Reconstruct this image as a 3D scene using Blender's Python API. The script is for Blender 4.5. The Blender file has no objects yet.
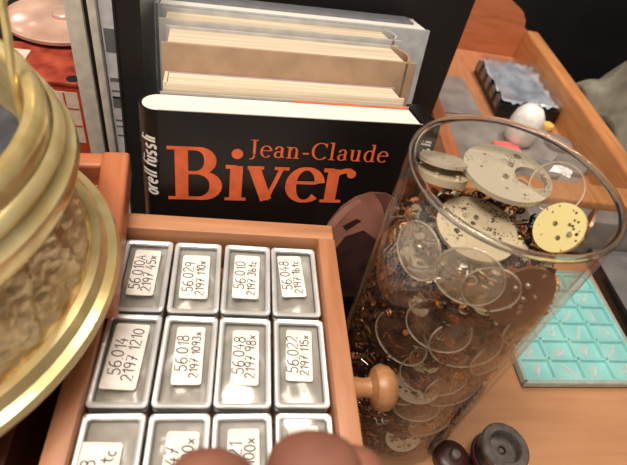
import bpy, bmesh, math, random
from mathutils import Vector, Matrix, Quaternion
random.seed(7)
S = 0.022                      # one building unit = the width of a parts tin (22 mm)
C = bpy.context.scene.collection
sc = bpy.context.scene
PI = math.pi

# ------------------------------------------------------------------ camera, world, lights, exposure
cam = bpy.data.cameras.new('camera'); camo = bpy.data.objects.new('camera', cam); C.objects.link(camo)
pitch, yaw, roll = 0.7837, -0.2403, 0.2321
f = Vector((0, math.cos(pitch), -math.sin(pitch))); u = Vector((0, math.sin(pitch), math.cos(pitch))); r = Vector((1, 0, 0))
Rz = Matrix.Rotation(yaw, 3, 'Z'); f, u, r = Rz @ f, Rz @ u, Rz @ r
r2 = r * math.cos(roll) + u * math.sin(roll); u2 = -r * math.sin(roll) + u * math.cos(roll)
M = Matrix((r2, u2, -f)).transposed().to_4x4(); M.translation = Vector((2.0458, -7.2903, 8.0457)) * S
camo.matrix_world = M
cam.sensor_width = 36; cam.lens = 500.75 / 627 * 36; cam.clip_start = 0.005; cam.clip_end = 20
cam.dof.use_dof = True; cam.dof.focus_distance = 11.5 * S; cam.dof.aperture_fstop = 15.0
sc.camera = camo

w = bpy.data.worlds.new('world'); sc.world = w; w.use_nodes = True
w.node_tree.nodes['Background'].inputs[0].default_value = (1.0, 0.88, 0.79, 1)
w.node_tree.nodes['Background'].inputs[1].default_value = 0.48
def area(name, loc, target, size, power, col, sizey=None):
    l = bpy.data.lights.new(name, 'AREA'); l.energy = power; l.color = col; l.size = size * S
    if sizey: l.shape = 'RECTANGLE'; l.size_y = sizey * S
    o = bpy.data.objects.new(name, l); C.objects.link(o); o.location = Vector(loc) * S
    o.rotation_euler = (Vector(target) - Vector(loc)).to_track_quat('-Z', 'Y').to_euler()
    return o
def spot(name, loc, target, power, col, rad=1.0, angle=80):
    l = bpy.data.lights.new(name, 'SPOT'); l.energy = power; l.color = col; l.shadow_soft_size = rad * S
    l.spot_size = math.radians(angle); l.spot_blend = .6
    o = bpy.data.objects.new(name, l); C.objects.link(o); o.location = Vector(loc) * S
    o.rotation_euler = (Vector(target) - Vector(loc)).to_track_quat('-Z', 'Y').to_euler()
    return o
area('bench_lamp', (-2, -5, 30), (4, 1, 0), 16, 5.4, (1.0, .92, .83), 12)
for i, (x, y) in enumerate(((10, 14), (17, 8), (4, 16), (20, 17))):
    spot('ceiling_and_fill_spot', (x, y, 40), (x + 1, y - 2, -3), 2.6, (1.0, .86, .70), 1.3, 70)
spot('ceiling_and_fill_spot', (-10, -6, 40), (3, 0, 0), 6.0, (1.0, .83, .64), 1.5, 60)
spot('ceiling_and_fill_spot', (21, 11, 38), (16.6, 16, -3.4), 20, (1.0, .93, .86), .8, 22)  # added narrow fill spot, aimed to brighten the clear-topped box
sc.view_settings.view_transform = 'Standard'; sc.view_settings.look = 'None'
sc.view_settings.gamma = 1; sc.view_settings.use_curve_mapping = False
sc.view_settings.exposure = 0.0
sc.cycles.transparent_max_bounces = 24; sc.cycles.max_bounces = 10; sc.cycles.sample_clamp_indirect = 6

# ------------------------------------------------------------------ materials
def lin(c):
    return tuple(((v / 255) / 12.92 if v / 255 <= .04045 else ((v / 255 + .055) / 1.055) ** 2.4) for v in c) + (1,)
def newmat(n):
    m = bpy.data.materials.new(n); m.use_nodes = True
    nt = m.node_tree; b = nt.nodes['Principled BSDF']; return m, nt, b
def mottled(n, c1, c2, rough=.5, metal=0, scale=4, detail=4, bump=0, coat=0, stretch=(1, 1, 1), lo=.35, hi=.65, spec=None, bscale=None):
    m, nt, b = newmat(n)
    tc = nt.nodes.new('ShaderNodeTexCoord'); mp = nt.nodes.new('ShaderNodeMapping')
    mp.inputs['Scale'].default_value = [v / S for v in stretch]
    nt.links.new(tc.outputs['Object'], mp.inputs['Vector'])
    no = nt.nodes.new('ShaderNodeTexNoise'); no.inputs['Scale'].default_value = scale; no.inputs['Detail'].default_value = detail
    nt.links.new(mp.outputs[0], no.inputs['Vector'])
    cr = nt.nodes.new('ShaderNodeValToRGB'); cr.color_ramp.elements[0].position = lo; cr.color_ramp.elements[1].position = hi
    cr.color_ramp.elements[0].color = lin(c1); cr.color_ramp.elements[1].color = lin(c2)
    nt.links.new(no.outputs['Fac'], cr.inputs['Fac']); nt.links.new(cr.outputs[0], b.inputs['Base Color'])
    b.inputs['Roughness'].default_value = rough; b.inputs['Metallic'].default_value = metal
    if coat: b.inputs['Coat Weight'].default_value = coat; b.inputs['Coat Roughness'].default_value = .15
    if spec is not None: b.inputs['Specular IOR Level'].default_value = spec
    if bump:
        bp = nt.nodes.new('ShaderNodeBump'); bp.inputs['Strength'].default_value = bump; bp.inputs['Distance'].default_value = .05 * S
        if bscale:
            n2 = nt.nodes.new('ShaderNodeTexNoise'); n2.inputs['Scale'].default_value = bscale; n2.inputs['Detail'].default_value = 3
            nt.links.new(mp.outputs[0], n2.inputs['Vector']); nt.links.new(n2.outputs['Fac'], bp.inputs['Height'])
        else: nt.links.new(no.outputs['Fac'], bp.inputs['Height'])
        nt.links.new(bp.outputs[0], b.inputs['Normal'])
    return m
def wood(n, c1, c2, axis=0, rough=.45, sc_=3.0):
    st = [1.6, 1.6, 1.6]; st[axis] = .16
    return mottled(n, c1, c2, rough, 0, sc_, 6, .15, 0, st, .3, .7)
def plain(n, c, rough=.5, metal=0, coat=0): return mottled(n, [v * .94 for v in c], [min(255, v * 1.04) for v in c], rough, metal, 3, 2, 0, coat)
def glassy(n, tint=(1, 1, 1), haze=0.0, hazecol=(200, 190, 175), refl=1.0, rough=.04):
    """thin clear glass or plastic: mostly see-through, Fresnel reflection, a little dust"""
    m, nt, b = newmat(n); nt.nodes.remove(b); out = nt.nodes['Material Output']
    tr = nt.nodes.new('ShaderNodeBsdfTransparent'); tr.inputs[0].default_value = tint + (1,)
    gl = nt.nodes.new('ShaderNodeBsdfGlossy'); gl.inputs['Roughness'].default_value = rough
    df = nt.nodes.new('ShaderNodeBsdfDiffuse'); df.inputs[0].default_value = lin(hazecol)
    fr = nt.nodes.new('ShaderNodeFresnel'); ge = nt.nodes.new('ShaderNodeNewGeometry'); mr = nt.nodes.new('ShaderNodeMapRange'); mr.inputs[3].default_value = 1.48; mr.inputs[4].default_value = 1 / 1.48
    nt.links.new(ge.outputs['Backfacing'], mr.inputs[0]); nt.links.new(mr.outputs[0], fr.inputs[0])   # same reflection on both sides of a thin pane
    mu = nt.nodes.new('ShaderNodeMath'); mu.operation = 'MULTIPLY'; mu.inputs[1].default_value = refl; nt.links.new(fr.outputs[0], mu.inputs[0])
    tc = nt.nodes.new('ShaderNodeTexCoord'); mp = nt.nodes.new('ShaderNodeMapping'); mp.inputs['Scale'].default_value = (1 / S,) * 3
    no = nt.nodes.new('ShaderNodeTexNoise'); no.inputs['Scale'].default_value = 1.6; no.inputs['Detail'].default_value = 5
    nt.links.new(tc.outputs['Object'], mp.inputs[0]); nt.links.new(mp.outputs[0], no.inputs['Vector'])
    hm = nt.nodes.new('ShaderNodeMath'); hm.operation = 'MULTIPLY'; hm.inputs[1].default_value = haze * 2; nt.links.new(no.outputs['Fac'], hm.inputs[0])
    m1 = nt.nodes.new('ShaderNodeMixShader'); m2 = nt.nodes.new('ShaderNodeMixShader')
    nt.links.new(hm.outputs[0], m1.inputs[0]); nt.links.new(tr.outputs[0], m1.inputs[1]); nt.links.new(df.outputs[0], m1.inputs[2])
    nt.links.new(mu.outputs[0], m2.inputs[0]); nt.links.new(m1.outputs[0], m2.inputs[1]); nt.links.new(gl.outputs[0], m2.inputs[2])
    nt.links.new(m2.outputs[0], out.inputs[0]); return m
def pitted(n, base, spot_c, metal=.4, rough=.4, dens=.12, scale=7):
    """flat metal with scattered dark rust pits"""
    m, nt, b = newmat(n)
    tc = nt.nodes.new('ShaderNodeTexCoord'); mp = nt.nodes.new('ShaderNodeMapping'); mp.inputs['Scale'].default_value = (1 / S,) * 3
    nt.links.new(tc.outputs['Object'], mp.inputs[0])
    vo = nt.nodes.new('ShaderNodeTexVoronoi'); vo.inputs['Scale'].default_value = scale; nt.links.new(mp.outputs[0], vo.inputs['Vector'])
    no = nt.nodes.new('ShaderNodeTexNoise'); no.inputs['Scale'].default_value = 2.2; no.inputs['Detail'].default_value = 3; nt.links.new(mp.outputs[0], no.inputs['Vector'])
    a = nt.nodes.new('ShaderNodeMapRange'); a.inputs[1].default_value = .42; a.inputs[2].default_value = .68; a.inputs[3].default_value = 0; a.inputs[4].default_value = dens * 3
    nt.links.new(no.outputs['Fac'], a.inputs[0])
    lt = nt.nodes.new('ShaderNodeMath'); lt.operation = 'LESS_THAN'; nt.links.new(vo.outputs['Distance'], lt.inputs[0]); nt.links.new(a.outputs[0], lt.inputs[1])
    mx = nt.nodes.new('ShaderNodeMix'); mx.data_type = 'RGBA'; mx.inputs[6].default_value = lin(base); mx.inputs[7].default_value = lin(spot_c)
    nt.links.new(lt.outputs[0], mx.inputs[0]); nt.links.new(mx.outputs[2], b.inputs['Base Color'])
    b.inputs['Metallic'].default_value = metal; b.inputs['Roughness'].default_value = rough
    return m

MT = {}
MT['bench'] = wood('bench_wood', (188, 134, 94), (204, 150, 110), 0, .42, 1.6)
MT['drawer_x'] = wood('drawer_wood_crosswise', (164, 110, 74), (188, 134, 96), 0)
MT['drawer_y'] = wood('drawer_wood_lengthwise', (164, 106, 70), (186, 128, 90), 1)
MT['tray_x'] = wood('orange_wood_crosswise', (172, 96, 58), (192, 116, 76), 0)
MT['tray_y'] = wood('orange_wood_lengthwise', (166, 92, 56), (190, 116, 76), 1)
MT['rail'] = wood('rail_wood', (176, 114, 66), (202, 140, 86), 1)
MT['dark_wood'] = wood('dark_stained_wood', (70, 34, 20), (104, 54, 32), 1, .4)
MT['knob'] = wood('turned_wood', (146, 98, 60), (178, 128, 84), 0, .4)
MT['brass'] = mottled('polished_brass', (226, 200, 136), (246, 226, 170), .24, .6, 2, 4, .16)
MT['brass_dull'] = mottled('dull_brass', (220, 192, 126), (244, 222, 160), .26, .6, 2.2, 5, .6)
MT['gilt'] = mottled('crumpled_gilt', (212, 180, 122), (250, 232, 186), .32, .4, 3.4, 6, 1.0, 0, (1, 1, 1), .3, .7, bscale=4.5)
MT['tin'] = mottled('tin_metal', (176, 176, 172), (206, 206, 202), .32, .85, 1.5, 3)
MT['rim'] = mottled('bright_tin_rim', (222, 222, 220), (240, 240, 238), .3, .55, 1.5, 3)
MT['bag'] = mottled('crinkled_bag', (136, 130, 120), (184, 178, 168), .3, .1, 1.3, 4, .5, 0, (1, 1, 1), .3, .7)
MT['window'] = glassy('clear_lid_glass', (1, 1, 1), .05, (210, 206, 196), 1.0, .06)
MT['label'] = plain('label_paper', (238, 228, 218), .7)
MT['ink'] = plain('grey_ink', (66, 56, 58), .7)
MT['black_cover'] = plain('black_cover', (20, 16, 15), .34)
MT['orange_print'] = plain('orange_print', (224, 104, 58), .45)
MT['white_print'] = plain('white_print', (226, 222, 216), .5)
MT['page_white'] = mottled('white_pages', (214, 208, 198), (228, 222, 212), .7, 0, 2, 4, .1, 0, (.2, 6, 6))
MT['page_cream'] = mottled('cream_pages', (190, 172, 146), (216, 200, 174), .75, 0, 2, 4, .1, 0, (.15, 7, 7))
MT['grey_board'] = mottled('grey_board', (160, 156, 148), (178, 174, 166), .6, 0, 2)
MT['lilac'] = plain('lilac_cover', (166, 140, 150), .5)
MT['tan'] = mottled('tan_cover', (150, 122, 96), (168, 138, 110), .6, 0, 1.5)
MT['folder'] = plain('silver_grey_cover', (172, 172, 172), .4)
MT['folder_top'] = plain('slate_grey_cover', (112, 112, 116), .4)
MT['black'] = plain('black_lacquer', (20, 18, 19), .35)
MT['black_matt'] = plain('matt_black', (20, 17, 17), .6)
MT['wall'] = mottled('black_wall', (22, 20, 22), (30, 27, 28), .6, 0, .5)
MT['binder'] = plain('black_binder_plastic', (30, 32, 33), .28)
MT['stand'] = plain('grey_plastic', (204, 196, 182), .4)
MT['white_paper'] = plain('white_paper', (214, 212, 214), .6)
MT['blue_paper'] = mottled('blue_speckled_paper', (96, 116, 150), (170, 184, 206), .6, 0, 6)
MT['red_print'] = mottled('red_print', (122, 40, 28), (186, 84, 60), .4, 0, 1.6, 4)
MT['red_edge'] = plain('orange_red_print', (176, 66, 38), .45)
MT['cream_print'] = plain('cream_print', (222, 200, 178), .5)
MT['yellow_print'] = plain('yellow_print', (222, 184, 96), .5)
MT['dish'] = mottled('pink_glass', (186, 150, 132), (206, 172, 152), .22, 0, 1, 2)
MT['glass'] = glassy('jar_glass', (.975, .98, .97), .004, (200, 195, 185), .85, .03)
mg, ntg, bg = newmat('jar_rim_glass'); bg.inputs['Base Color'].default_value = (.97, .98, .96, 1); bg.inputs['Transmission Weight'].default_value = 1; bg.inputs['IOR'].default_value = 1.5; bg.inputs['Roughness'].default_value = .03
MT['rimglass'] = mg
MT['crystal'] = glassy('watch_crystal', (.96, .94, .91), .11, (196, 160, 132), 1.2, .06)  # dust haze tinted pinkish to stand in for wood reflected in the crystals
MT['crystal_dusty'] = glassy('dusty_crystal', (.94, .91, .86), .42, (196, 178, 154), 1.0, .15)
MT['crystal_edge'] = glassy('crystal_edge', (.9, .88, .84), .45, (222, 206, 182), 1.4, .1)
MT['plate'] = pitted('pitted_nickel', (188, 176, 154), (60, 42, 30), .3, .36, .12, 22)
MT['plate_dark'] = pitted('aged_nickel', (184, 168, 138), (70, 48, 32), .3, .4, .14, 15)
MT['plate_brass'] = pitted('aged_brass', (222, 206, 142), (70, 52, 26), .25, .36, .14, 11)
MT['plate_brown'] = pitted('brown_copper', (112, 76, 54), (176, 148, 118), .4, .4, .1, 5)
MT['plate_rim'] = plain('plate_side', (150, 140, 122), .35, .6)
MT['steel'] = mottled('steel_bits', (150, 140, 124), (214, 204, 186), .3, .85, 3)
MT['fill'] = mottled('rusty_swarf', (44, 27, 18), (100, 62, 42), .5, .3, 2.2, 6, .8, 0, (1, 1, 1), .35, .65)
MT['fill2'] = mottled('copper_bits', (132, 72, 38), (186, 118, 70), .36, .6, 3)
MT['fill3'] = mottled('dark_bits', (26, 18, 14), (58, 40, 30), .4, .4, 3)
MT['fill4'] = mottled('brass_bits', (160, 124, 66), (208, 172, 108), .32, .8, 3)
MT['turq'] = mottled('turquoise_plastic', (146, 222, 220), (174, 236, 232), .4, 0, 1)
MT['frost'] = plain('frosted_edge', (178, 196, 186), .35)
MT['hand_steel'] = mottled('bright_steel', (206, 222, 222), (246, 250, 250), .3, .15, 4)
MT['bag_clear'] = mottled('silver_foil', (168, 180, 194), (240, 244, 250), .16, .2, 1.1, 4, .6, 0, (1, 1, 1), .35, .65)
MT['clear'] = glassy('clear_plastic', (.93, .94, .95), .06, (200, 204, 210), 1.6, .06)
MT['clear_grey'] = glassy('grey_clear_plastic', (.86, .86, .86), .30, (170, 168, 166), 1.2, .12)
MT['white_plastic'] = plain('white_rubber', (226, 222, 214), .45)
MT['floor_grey'] = mottled('grey_lining', (120, 112, 108), (146, 138, 132), .5, 0, 1)
MT['cloth'] = mottled('grey_green_cloth', (108, 104, 90), (136, 131, 114), .9, 0, 1.2, 5, .2)
MT['loupe'] = mottled('black_loupe', (34, 28, 26), (52, 44, 40), .4, .1, 2)
MT['loupe_grey'] = mottled('worn_grey_metal', (92, 84, 80), (122, 112, 106), .4, .5, 4)
MT['dark_red'] = plain('dark_red_plastic', (62, 30, 26), .4)
MT['slate'] = mottled('dark_slate', (40, 42, 48), (70, 72, 78), .7, 0, 2)
MT['crystal_brown'] = glassy('brown_dusty_crystal', (.92, .87, .81), .17, (172, 128, 100), 1.0, .15)
MT['skin'] = mottled('skin', (118, 72, 56), (138, 88, 68), .7, 0, 1.2, 5, .1)
MT['nail'] = plain('fingernail', (186, 130, 112), .3)
MT['sleeve'] = mottled('dark_sleeve', (40, 36, 40), (56, 52, 56), .9, 0, 5)
MT['print_skin'] = mottled('printed_portrait', (112, 70, 58), (168, 114, 96), .4, 0, .7, 2)
MT['print_light'] = mottled('printed_light', (176, 122, 104), (194, 142, 122), .4, 0, 2)
MT['print_mid'] = mottled('printed_mid', (96, 60, 52), (120, 78, 66), .4, 0, 2)
MT['print_dark'] = mottled('printed_shade', (44, 30, 28), (74, 48, 42), .4, 0, 1.4, 3)
MT['room_floor'] = mottled('room_floor_boards', (60, 40, 30), (84, 58, 44), .6, 0, .3)

# ------------------------------------------------------------------ mesh builder
class MB:
    def __init__(s): s.bm = bmesh.new()
    def quadgrid(s, rows, closed=False, mat=0, smooth=True):
        vs = [[s.bm.verts.new(p) for p in row] for row in rows]
        n = len(rows[0])
        for i in range(len(rows) - 1):
            for j in range(n if closed else n - 1):
                k = (j + 1) % n
                try:
                    fc = s.bm.faces.new((vs[i][j], vs[i][k], vs[i + 1][k], vs[i + 1][j])); fc.material_index = mat; fc.smooth = smooth
                except ValueError: pass
        return vs
    def box(s, x0, x1, y0, y1, z0, z1, bev=0, mat=0, mtx=None, seg=2):
        b = bmesh.new(); bmesh.ops.create_cube(b, size=1)
        for v in b.verts: v.co = Vector((x0 + (v.co.x + .5) * (x1 - x0), y0 + (v.co.y + .5) * (y1 - y0), z0 + (v.co.z + .5) * (z1 - z0)))
        if bev: bmesh.ops.bevel(b, geom=b.edges[:], offset=bev, segments=seg, affect='EDGES', profile=.6)
        s.merge(b, mat, mtx, smooth=False); return s
    def merge(s, b, mat=0, mtx=None, smooth=None):
        mp = {}
        for v in b.verts: mp[v] = s.bm.verts.new(mtx @ v.co if mtx else v.co)
        for fc in b.faces:
            try: nf = s.bm.faces.new([mp[v] for v in fc.verts])
            except ValueError: continue
            nf.material_index = mat; nf.smooth = fc.smooth if smooth is None else smooth
        b.free()
    def lathe(s, prof, n=64, c=(0, 0, 0), mat=0, closed_prof=False, mtx=None, wob=None):
        b = MB()
        rows = []
        pf = list(prof) + ([prof[0]] if closed_prof else [])
        for (rr, z) in pf:
            rows.append([Vector((rr * math.cos(2 * PI * k / n), rr * math.sin(2 * PI * k / n), z)) for k in range(n)])
        if wob: rows = [[wob(p) for p in row] for row in rows]
        b.quadgrid(rows, True)
        bmesh.ops.remove_doubles(b.bm, verts=b.bm.verts[:], dist=1e-5)
        T = Matrix.Translation(c) @ mtx if mtx else Matrix.Translation(c)
        s.merge(b.bm, mat, T); return s
    def tube(s, pts, rad, n=8, mat=0, closed=False):
        pts = [Vector(p) for p in pts]; rows = []; m = len(pts); up = None
        rr = rad if isinstance(rad, (list, tuple)) else [rad] * m
        for i, p in enumerate(pts):
            a = pts[(i - 1) % m] if (closed or i > 0) else p; b = pts[(i + 1) % m] if (closed or i < m - 1) else p
            t = (b - a).normalized()
            if up is None or abs(up.dot(t)) > .95: up = Vector((0, 0, 1)) if abs(t.z) < .9 else Vector((1, 0, 0))
            x = t.cross(up).normalized(); y = x.cross(t)
            rows.append([p + (x * math.cos(2 * PI * k / n) + y * math.sin(2 * PI * k / n)) * rr[i] for k in range(n)])
        if closed: rows.append(rows[0])
        vs = s.quadgrid(rows, True, mat)
        if not closed:
            for v in (vs[0], vs[-1]):
                try: s.bm.faces.new(v).material_index = mat
                except ValueError: pass
        return s
    def ribbon(s, pts, wd, mat=0, z=0.0, mtx=None):
        pts = [Vector((p[0], p[1], 0)) for p in pts]; m = len(pts)
        ww = wd if isinstance(wd, (list, tuple)) else [wd] * m
        L, Rr = [], []
        for i, p in enumerate(pts):
            t = (pts[min(i + 1, m - 1)] - pts[max(i - 1, 0)])
            if t.length < 1e-9: t = Vector((1, 0, 0))
            t.normalize(); nrm = Vector((-t.y, t.x, 0)) * ww[i] / 2
            a, b = p + nrm, p - nrm; a.z = b.z = z
            L.append(mtx @ a if mtx else a); Rr.append(mtx @ b if mtx else b)
        vs = s.quadgrid([L, Rr], False, mat, False); return s
    def poly(s, pts, mat=0, mtx=None, thick=0, holes=(), axis_mtx=None):
        """flat outline with holes in xy, extruded along z by thick"""
        b = bmesh.new(); edges = []
        for loop in [pts] + list(holes):
            vs = [b.verts.new((p[0], p[1], 0)) for p in loop]
            edges += [b.edges.new((vs[i], vs[(i + 1) % len(vs)])) for i in range(len(vs))]
        bmesh.ops.triangle_fill(b, use_beauty=True, edges=edges)
        bmesh.ops.recalc_face_normals(b, faces=b.faces[:])
        if thick:
            g = bmesh.ops.extrude_face_region(b, geom=b.faces[:])
            bmesh.ops.translate(b, verts=[v for v in g['geom'] if isinstance(v, bmesh.types.BMVert)], vec=(0, 0, thick))
            bmesh.ops.recalc_face_normals(b, faces=b.faces[:])
        s.merge(b, mat, mtx, False); return s
    def build(s, name, mats, parent=None, loc=None, sharp=True):
        if not isinstance(mats, (list, tuple)): mats = [mats]
        off = Vector(loc) if loc is not None else Vector((0, 0, 0))
        for v in s.bm.verts: v.co = (v.co - off) * S
        bmesh.ops.recalc_face_normals(s.bm, faces=s.bm.faces[:])
        me = bpy.data.meshes.new(name); s.bm.to_mesh(me); s.bm.free()
        for m in mats: me.materials.append(MT[m] if isinstance(m, str) else m)
        if sharp:
            try: me.set_sharp_from_angle(angle=math.radians(38))
            except Exception: pass
        o = bpy.data.objects.new(name, me); C.objects.link(o); o.location = off * S
        if parent: o.parent = parent
        return o
def tag(o, label, cat, group=None, kind=None):
    o['label'] = label; o['category'] = cat
    if group: o['group'] = group
    if kind: o['kind'] = kind
    return o
def thing(name, label, cat, loc=(0, 0, 0), rot=None, group=None):
    o = bpy.data.objects.new(name, None); C.objects.link(o); o.location = Vector(loc) * S; o.empty_display_size = S
    if rot is not None:
        o.rotation_mode = 'QUATERNION'; o.rotation_quaternion = rot.to_quaternion() if isinstance(rot, Matrix) else rot
    return tag(o, label, cat, group)
def struct(o): o['kind'] = 'structure'; return o
def RZ(a): return Matrix.Rotation(a, 4, 'Z')
def TR(x, y, z): return Matrix.Translation((x, y, z))
def circle(rr, n=32, cx=0, cy=0): return [(cx + rr * math.cos(2 * PI * k / n), cy + rr * math.sin(2 * PI * k / n)) for k in range(n)]

# stroke digits / letters for handwriting (box 0..0.6 x 0..1)
def arc(cx, cy, rx, ry, a0, a1, n=10): return [(cx + rx * math.cos(math.radians(a0 + (a1 - a0) * i / n)), cy + ry * math.sin(math.radians(a0 + (a1 - a0) * i / n))) for i in range(n + 1)]
HW = {
 '0': [arc(.3, .5, .25, .48, 90, 450, 16)], '1': [[(.1, .72), (.34, 1), (.34, 0)]],
 '2': [arc(.3, .74, .24, .25, 165, -30, 9) + [(.04, .02), (.58, .02)]],
 '3': [arc(.28, .76, .22, .23, 150, -80, 9) + arc(.28, .27, .26, .27, 80, -150, 9)],
 '4': [[(.34, 1), (.03, .36), (.56, .36)], [(.42, .66), (.40, 0)]],
 '5': [[(.54, .98), (.12, .98), (.08, .56)] + arc(.28, .30, .27, .30, 120, -150, 10)],
 '6': [[(.48, .98)] + arc(.40, .45, .34, .52, 110, 180, 5) + arc(.30, .27, .25, .27, 180, 540, 14)],
 '7': [[(.04, .98), (.56, .98), (.22, 0)], [(.16, .5), (.52, .5)]],
 '8': [arc(.3, .75, .2, .23, -90, 270, 12) + arc(.3, .26, .25, .26, 90, 450, 14)],
 '9': [arc(.3, .72, .23, .26, 0, 360, 12) + [(.5, .4), (.40, 0)]],
 '.': [[(.08, .0), (.14, .06)]], 'A': [[(.02, 0), (.28, 1), (.56, 0)], [(.12, .38), (.46, .38)]],
 'x': [[(.05, .55), (.5, 0)], [(.5, .55), (.05, 0)]], 'b': [[(.1, 1), (.1, 0)] + arc(.3, .24, .2, .24, -110, 160, 9)],
 't': [[(.26, .95), (.26, .1), (.46, .02)], [(.04, .62), (.5, .62)]], 'c': [arc(.3, .28, .22, .28, 50, 310, 9)], ' ': [],
 'o': [arc(.3, .3, .24, .3, 90, 450, 14)], 'r': [[(.1, .6), (.1, 0)], [(.1, .34)] + arc(.34, .34, .22, .24, 160, 60, 5)],
 'e': [[(.07, .32), (.53, .32)] + arc(.3, .3, .24, .3, 5, 310, 12)], 'l': [[(.2, 1), (.2, 0)]],
 'f': [arc(.38, .76, .2, .22, 70, 180, 5) + [(.18, 0)], [(.02, .58), (.42, .58)]],
 'u': [[(.08, .6), (.08, .2)] + arc(.28, .2, .2, .2, 180, 360, 6) + [(.48, .6)], [(.48, .3), (.48, 0)], [(.14, .8), (.16, .9)], [(.4, .8), (.42, .9)]],
 's': [arc(.28, .44, .2, .16, 40, 250, 7) + arc(.28, .14, .22, .15, 80, -140, 7)], 'i': [[(.12, .6), (.12, 0)], [(.12, .8), (.12, .88)]],
}
ADV = {'.': .26, '1': .5, ' ': .4, 'l': .36, 'i': .3, 'f': .46, 'r': .54, 't': .54}
def hand_text(mb, txt, h, wd, mtx, slant=0., jit=.0, zz=0.):
    x = 0
    for ch in txt:
        dy = random.uniform(-jit, jit)
        for st in HW[ch]: mb.ribbon([((x + px + slant * py) * h, (py + dy) * h) for px, py in st], wd, 0, zz, mtx)
        x += ADV.get(ch, .7)
    return x * h

# ------------------------------------------------------------------ setting
TB = -4.6
struct(MB().box(-40, 60, -45, 24, -39, -38.6).build('floor', 'room_floor'))
struct(MB().box(-40, 60, 23.4, 24, -38.6, 60).build('wall_back', 'wall'))
struct(MB().box(32, 32.6, -45, 23.4, -38.6, 60).build('wall_right', 'wall'))
t = thing('workbench', 'orange-brown wooden workbench carrying the jar, boxes and books', 'table', (0, 0, -38.6))
MB().box(-14, 19.75, -12, 23, TB - 1.2 + 38.6, TB + 38.6, .08).build('tabletop', 'bench', t)
for x in (-13, 17.5):
    for y in (-11, 21.5): MB().box(x, x + 1.5, y, y + 1.5, 0, TB - 1.2 + 38.6, .06).build('leg', 'bench', t)

# ------------------------------------------------------------------ cabinets under the drawer and the tray
t = thing('wooden_plinth', 'plain wooden block carrying the drawer of parts tins', 'block', (2, -2.9, TB))
MB().box(-2.1, 2.0, -2.8, 3.1, 0, 3.45, .05).build('body', 'dark_wood', t)
t = thing('wooden_cabinet', 'dark stained wooden cabinet under the round brass stand', 'cabinet', (-4.2, -2.4, TB))
MB().box(-3, 3.3, -4.5, 3.9, 0, 4.85, .06).build('body', 'dark_wood', t)
MB().box(-3.1, 3.4, -4.6, 4.0, 4.85, 4.88, .01).build('top', 'dark_wood', t)

# ------------------------------------------------------------------ drawer with tins
t = thing('labelled_tin_drawer', 'light wooden drawer with a round knob, filled with rows of small labelled tins', 'drawer', (2, -2.6, -1.15))
def dl(x0, x1, y0, y1, z0, z1, bev=.05): return MB().box(x0 - 2, x1 - 2, y0 + 2.6, y1 + 2.6, z0 + 1.15, z1 + 1.15, bev)
dl(-.30, 4.36, .16, .60, -1.15, .22).build('back_panel', 'drawer_x', t)
dl(-.30, 4.36, -6.3, -5.9, -1.15, .22).build('near_panel', 'drawer_x', t)
dl(-.38, -.02, -5.92, .18, -1.15, .22).build('left_panel', 'drawer_y', t)
fp = dl(4.0, 4.38, -5.92, .18, -1.15, .22).build('front_panel', 'drawer_y', t)
dl(-.05, 4.02, -5.92, .18, -1.15, -.95, 0).build('bottom_panel', 'drawer_x', t)
kn = MB().lathe([(0.0, 0), (.21, 0), (.2, .1), (.17, .28), (.19, .4), (.36, .48), (.42, .6), (.40, .74), (.30, .86), (.12, .92), (0, .93)], 32, (4.36 - 2, -3.12 + 2.6, -.2 + 1.15), mtx=Matrix.Rotation(PI / 2, 4, 'Y'))
kn.build('knob', 'knob', t)

def rrect(x0, x1, y0, y1, rr, n=5):
    p = []
    for cx, cy, a in ((x1 - rr, y1 - rr, 0), (x0 + rr, y1 - rr, 90), (x0 + rr, y0 + rr, 180), (x1 - rr, y0 + rr, 270)):
        p += [(cx + rr * math.cos(math.radians(a + 90 * i / n)), cy + rr * math.sin(math.radians(a + 90 * i / n))) for i in range(n + 1)]
    return p
TL = 1.83
hx, hy = .468, TL / 2 - .035
TIN = [ # text lines, label centre (fraction from left / top), size, turn, words for the label
 ('56.010A', '2197 45x', .50, .47, .50, 1.14, -1), ('56.029', '2197 110x', .48, .50, .54, 1.10, 0), ('56.010', '2197 3btc', .49, .47, .52, 1.12, -1), ('56.048', '2197 1btc', .43, .43, .50, 1.08, 4),
 ('56.014', '2197 1210', .47, .47, .58, 1.26, -2), ('56.018', '2197 1093x', .52, .45, .50, 1.14, 1), ('56.048', '2197 98x', .52, .46, .48, 1.10, 0), ('56.022', '2197 115x', .48, .43, .48, 1.04, -2),
 ('56.028', '2197 3btc', .36, .62, .62, 1.3, -2), ('56.047', '2197 100x', .56, .50, .50, 1.2, -2), ('56.021', '2197 100x', .52, .48, .50, 1.2, 0), ('56.020', '', .50, .46, .5, 1.2, 2)]
ROWN = ['back row', 'middle row', 'front row']
TINLAB = ['marked 56.010A, back left corner', 'marked 56.029, second in the back row', 'marked 56.010, third in the back row',
 'marked 56.048, back right corner', 'marked 56.014, left end of middle row', 'marked 56.018, second in the middle row',
 'marked 56.048, third in the middle row', 'marked 56.022, right end of middle row', 'left end of front row, marking ends in 28', 'second in the front row, marking ends in 47',
 'third in front row, marking ends in 21', 'right end of front row, half hidden by fingers']
protos = None
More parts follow.
